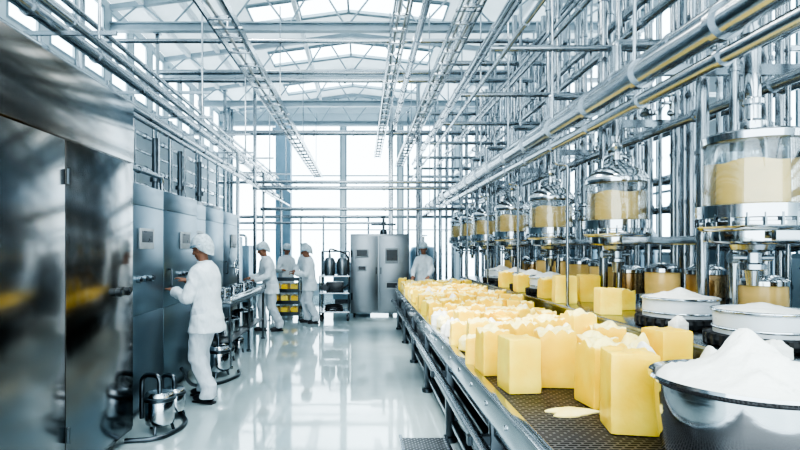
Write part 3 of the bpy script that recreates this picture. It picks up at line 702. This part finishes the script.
for k,(x,y,r,h) in enumerate(VS):
    c=root('storage_vessel',(x,y,0),'tall stainless storage vessel on legs with domed lid','tank','storage vessels')
    m=MB(); m.lathe([(.05,.25),(r*.6,.35),(r,.55),(r,h*.5),(r*1.03,h*.5+.02),(r*1.03,h*.5+.06),(r,h*.5+.08),(r,h-.2),(r*.8,h-.05),(r*.3,h),(.05,h)],seg=28); m.obj('body',CAB2,parent=c)
    m=MB(); m.cyl((0,0,h-.02),(0,0,h+.25),.05); m.torus((0,0,h+.28),.12,.015,'z'); m.cyl((-.12,0,h+.28),(.12,0,h+.28),.01,seg=8); m.obj('lid_valve',POL,parent=c)
    for q in range(3):
        a=q*2.094; m=MB(); m.cyl((r*.8*math.cos(a),r*.8*math.sin(a),0),(r*.8*math.cos(a),r*.8*math.sin(a),.6),.03,seg=8); m.obj('leg',STEEL,parent=c)

# butter rack
rk=root('butter_rack',(-1.75,12.2,0),'low steel shelf rack loaded with small butter blocks','rack')
for x in(-.33,.33):
    for y in(-.22,.22):
        m=MB(); m.cyl((x,y,0),(x,y,.95),.016,seg=8); m.cyl((x,y,0),(x,y,.02),.03,seg=8); m.obj('post',STEEL,parent=rk)
for z in(.12,.38,.64,.9):
    m=MB(); m.box((0,0,z),(.68,.46,.02),0,.004); m.box((0,-.225,z+.03),(.68,.012,.08)); m.obj('shelf',STEELD,parent=rk)
for z in(.13,.39,.65):
    for x in(-.22,0,.22):
        for y in(-.1,.12):
            o_=mkobj('butter_block',R.choice(TM),[BUTTER],(-1.75+x,12.2+y,z),None,R.uniform(-.1,.1),38,label='small yellow butter block stacked on the rack shelf',category='butter',group='butter blocks on the rack'); o_.scale=(.8,.8,.55)

# ------------------------------------------------------------------ people
def ik(a,t,l1,l2,pole):
    a=V(a);t=V(t);d=t-a;L=d.length
    if L>(l1+l2)*.995: t=a+d*((l1+l2)*.995/L); d=t-a; L=d.length
    x=(l1*l1-l2*l2+L*L)/(2*L); h=math.sqrt(max(0,l1*l1-x*x)); dn=d.normalized(); p=V(pole)-dn*V(pole).dot(dn); p.normalize()
    return a+dn*x+p*h,t
def remesh(m,vox,it,fold=0):
    bmesh.ops.recalc_face_normals(m.bm,faces=m.bm.faces[:])
    me=bpy.data.meshes.new('tmp'); m.bm.to_mesh(me); m.bm.free()
    ob=bpy.data.objects.new('tmp',me); COL.objects.link(ob)
    r=ob.modifiers.new('r','REMESH'); r.mode='VOXEL'; r.voxel_size=vox
    s=ob.modifiers.new('s','SMOOTH'); s.iterations=it; s.factor=.5
    bpy.context.view_layer.update(); dg=bpy.context.evaluated_depsgraph_get()
    me2=bpy.data.meshes.new_from_object(ob.evaluated_get(dg)); bpy.data.objects.remove(ob); me2.materials.clear(); smooth(me2)
    if fold:
        nn=[v.normal.copy() for v in me2.vertices]
        for v,nv in zip(me2.vertices,nn):
            p=v.co; f=1-abs(noise.noise(V((p.x*11+p.z*3,p.y*11-p.z*2.5,p.z*4.5))))*2; f2=noise.noise(V((p.x*6,p.y*6,p.z*14+p.y*8)))
            v.co=p+nv*(fold*(f*.8+f2*.7-.3))
        me2.update()
    return me2
def hand(m,w,d,nrm,side,curl=.5):
    d=d.normalized(); n=(nrm-d*nrm.dot(d)).normalized(); s=d.cross(n)*side
    m.cap(w-d*.02,w+d*.03,.026,.03,10); 
    rot=Matrix((s,d,n)).transposed()
    m.ell(w+d*.05,(.041,.052,.017),rot)
    for k,(x,L) in enumerate(((-.030,.066),(-.010,.078),(.010,.072),(.029,.056))):
        b=w+d*.085+s*x; d1=(d*math.cos(curl*.6)-n*math.sin(curl*.6)); p1=b+d1*L*.5
        d2=(d*math.cos(curl*1.5)-n*math.sin(curl*1.5)); p2=p1+d2*L*.3; d3=(d*math.cos(curl*2.2)-n*math.sin(curl*2.2)); p3=p2+d3*L*.22
        m.cap(b-d*.02,p1,.0098,.009,8); m.cap(p1,p2,.009,.0082,8); m.cap(p2,p3,.0082,.007,8)
    b=w+d*.03-s*.034; p1=b+(d*.7-s*.55-n*.3).normalized()*.038; p2=p1+(d*.9-s*.15-n*.45).normalized()*.032
    m.cap(b,p1,.0135,.0115,8); m.cap(p1,p2,.0115,.009,8)
def person(loc,rotz,label,hands=((.2,.35,1.25),(-.2,.35,1.2)),feet=((.1,.08),(-.1,-.1)),lean=.08,head=(.25,0),H=1.75,fine=True):
    S=H/1.75
    rx=Matrix.Rotation(-lean,3,'X'); piv=V((0,0,.95))
    T=lambda p: piv+rx@(V(p)-piv)
    hc=T((0,.0,1.52)); hr=Matrix.Rotation(head[1],3,'Z')@Matrix.Rotation(-head[0],3,'X')
    hd=lambda p: hc+hr@V(p)
    m=MB(); nk=T((0,-.005,1.44))
    m.cap(nk-V((0,0,.05)),hd((0,.0,.03)),.055,.052,12)
    m.ell(hd((0,-.005,.125)),(.076,.094,.098),hr); m.ell(hd((0,.022,.065)),(.058,.068,.075),hr); m.ell(hd((0,.052,.02)),(.032,.034,.026),hr)
    m.cap(hd((0,.088,.125)),hd((0,.112,.085)),.010,.014,8); m.ell(hd((0,.098,.082)),(.019,.014,.011),hr)
    m.ell(hd((0,.087,.052)),(.025,.011,.006),hr); m.ell(hd((0,.085,.042)),(.021,.011,.007),hr)
    m.ell(hd((0,.078,.142)),(.055,.018,.010),hr)
    for sx in(-1,1):
        m.ell(hd((sx*.076,-.005,.10)),(.009,.018,.030),hr); m.ell(hd((sx*.04,.062,.09)),(.022,.02,.02),hr)
    m.ell(T((0,0,1.30)),(.155,.09,.14),rx); m.ell(T((0,0,1.12)),(.13,.085,.14),rx); m.ell((0,-.01,.95),(.14,.095,.12))
    sh=[T((sx*.175,0,1.39)) for sx in(1,-1)]
    coat=MB()
    for i,sx in enumerate((1,-1)):
        t=V(hands[i]); el,t2=ik(sh[i],t,.29,.26,(sx*.35,-.4,-.85)); 
        m.cap(sh[i]-V((sx*.04,0,0)),el,.046,.038,12); m.cap(el,t2,.038,.026,12)
        dd=(t2-el).normalized(); n=V((0,0,1)) if abs(dd.z)<.85 else V((sx,0,0)); hand(m,t2+dd*.01,(dd+V((0,.5,.1))).normalized(),n,sx,.45)
        coat.cap(sh[i]-V((sx*.05,0,.02)),el,.083,.068,14); coat.cap(el,t2-dd*.02,.068,.052,14)
        coat.cyl(t2-dd*.06,t2-dd*.005,.052,.055,seg=14)
    tr=MB(); ft=[]
    for i,sx in enumerate((1,-1)):
        hp=V((sx*.09,0,.92)); an=V((feet[i][0],feet[i][1],.09)); kn,an=ik(hp,an,.44,.42,(0,1,0)); ft.append(an)
        m.cap(hp,kn,.08,.052,12); m.cap(kn,an,.05,.034,12); m.ell(an+V((0,.06,-.045)),(.038,.11,.035)); 
        tr.cap(hp+V((0,0,.04)),kn,.112,.088,16); tr.cap(kn,an+V((0,0,.09)),.088,.078,16); tr.cyl(an+V((0,-.01,.12)),an+V((0,0,-.03)),.08,.088,seg=16)
    tr.ell((0,0,.95),(.17,.125,.13))
    rings=[]
    for z,a,b,cy in((.74,.225,.175,0),(.78,.222,.17,0),(.88,.212,.158,-.005),(1.0,.188,.138,0),(1.08,.18,.132,0),(1.2,.195,.142,.005),(1.32,.203,.14,0),(1.39,.187,.125,-.005),(1.44,.135,.1,-.01),(1.475,.08,.08,-.01),(1.49,.072,.072,-.008)):
        p=V((0,cy,z)); c=T(p) if z>.95 else p; rr=rx if z>.95 else Matrix.Identity(3)
        rings.append([c+rr@V((a*math.cos(2*math.pi*q/24),b*math.sin(2*math.pi*q/24),0)) for q in range(24)])
    coat.rings(rings)
    body=mkobj('person',remesh(m,.0065 if fine else .0085,2),[SKIN],loc,None,rotz,180,label=label,category='person',group=None)
    mkobj('coat',remesh(coat,.010 if fine else .014,5,.013),[CLOTH],parent=body,angle=180,label='white long-sleeved work coat')
    mkobj('trousers',remesh(tr,.010 if fine else .014,4,.014),[CLOTH2],parent=body,angle=180,label='loose white work trousers')
    for an in ft:
        s=MB(); s.ell(an+V((0,.065,-.045)),(.048,.125,.045)); s.ell(an+V((0,-.02,-.02)),(.045,.055,.055)); s.box(an+V((0,.045,-.078)),(.085,.25,.022),0,.008)
        for v in s.bm.verts: v.co.z=max(v.co.z,0)
        s.obj('shoe',SHOE,parent=body,angle=60)
    c=MB(); n=36; rs=[]
    for k in range(13):
        t=k/12; a=-.6+t*(math.pi/2+.6)
        f=max(.02,math.cos(a))**.6; zz=.118+.142*math.sin(a)
        ring=[]
        for q in range(n):
            th=2*math.pi*q/n; back=-math.sin(th)
            z2=zz; puck=1+.035*math.sin(th*12)*(1-t)+.04*noise.noise(V((math.cos(th)*3,math.sin(th)*3,a*3)))
            if a<0: z2=.118+ (.142*math.sin(a))*max(-.35,(back*.9+.25)) *1.3
            pf=1 if k>1 else .93
            ring.append(hd((pf*f*.106*math.cos(th)*puck,-.02+pf*f*.126*math.sin(th)*puck,z2+(.012 if back<0 and a<.2 else 0))))
        rs.append(ring)
    c.rings(rs); c.obj('cap',CAPM,parent=body,angle=80,label='puffy white hygiene cap')
    c=MB(); rs=[]
    for z,e in((.128,.0),(.132,.018),(.146,.019),(.150,0)):
        rs.append([hd(((.088+e)*math.cos(2*math.pi*q/n),-.010+(.107+e)*math.sin(2*math.pi*q/n),z+.012*math.sin(2*math.pi*q/n))) for q in range(n)])
    c.rings(rs); c.obj('cap_band',BAND,parent=body,label='pale blue cap band')
    c=MB(); c.torus(T((0,-.008,1.475)),.074,.016,'z',20,8); c.obj('collar',CLOTH,parent=body)
    for sx in(-1,1):
        c=MB(); c.ell(hd((sx*.031,.078,.112)),(.012,.008,.007),hr,seg=8,rn=6); c.obj('eye',EYE,parent=body)
    body.scale=(S,S,S)
    return body
person((-1.66,5.72,0),math.pi/2-.35,'person in white coat and cap operating the steel machine',((.1,.31,1.25),(-.14,.31,1.17)),((.1,.1),(-.1,-.08)),.08,(.3,0))
person((-1.80,10.5,0),math.pi/2+.5,'person in white coat leaning towards the workbench',((.15,.36,1.05),(-.15,.36,1.02)),((.1,.12),(-.1,-.14)),.22,(.4,0),1.74,False)
person((-1.88,13.2,0),math.pi+.3,'person in white coat standing behind the butter rack',((.15,.36,1.12),(-.15,.36,1.1)),((.1,.05),(-.1,-.05)),.14,(.35,.2),1.72,False)
person((-1.13,11.6,0),math.pi/2+.1,'person in white coat with hands together beside the rack',((.1,.32,1.15),(-.1,.32,1.12)),((.1,.06),(-.12,-.12)),.1,(.3,0),1.68,False)
person((-1.5,14.3,0),math.pi*.8,'person in white coat standing near the rear drop pipes',((.18,.3,1.1),(-.18,.3,1.05)),((.1,.05),(-.1,-.05)),.08,(.2,0),1.74,False)
person((1.43,12.3,0),math.pi-.3,'person in white coat standing at the end of conveyor',((.18,.4,1.0),(-.18,.4,1.0)),((.1,.05),(-.1,-.05)),.1,(.2,0),1.74,False)

# ------------------------------------------------------------------ lights, world, camera
w=bpy.data.worlds.new('w'); SC.world=w; w.use_nodes=True
w.node_tree.nodes['Background'].inputs[0].default_value=(.80,.93,1,1); w.node_tree.nodes['Background'].inputs[1].default_value=3.2
def area(loc,rot,sx,sy,p,col):
    l=bpy.data.lights.new('area','AREA'); l.shape='RECTANGLE'; l.size=sx; l.size_y=sy; l.energy=p; l.color=col
    o=bpy.data.objects.new('overhead_fill_light',l); o.location=loc; o.rotation_euler=rot; COL.objects.link(o)
for y in(2.0,6.2): area((.2,y,5.4),(0,0,0),2.2,1.2,90,(1,.98,.94))  # added fill lights above the view, no lamp fixtures there
s=bpy.data.lights.new('sun','SUN'); s.energy=4; s.angle=.2; s.color=(1,.97,.92); so=bpy.data.objects.new('sun',s); so.rotation_euler=(math.radians(22),math.radians(-18),0); COL.objects.link(so)
cam=bpy.data.cameras.new('camera'); cam.lens=24; cam.sensor_width=36; cam.shift_x=.0475; cam.shift_y=.02875; cam.clip_start=.05
co=bpy.data.objects.new('camera',cam); co.location=(0,0,1.63); co.rotation_euler=(math.pi/2,0,0); COL.objects.link(co); SC.camera=co
SC.view_settings.view_transform='AgX'
try: SC.view_settings.look='AgX - Very High Contrast'
except Exception as ex: print(ex)
SC.view_settings.exposure=.3
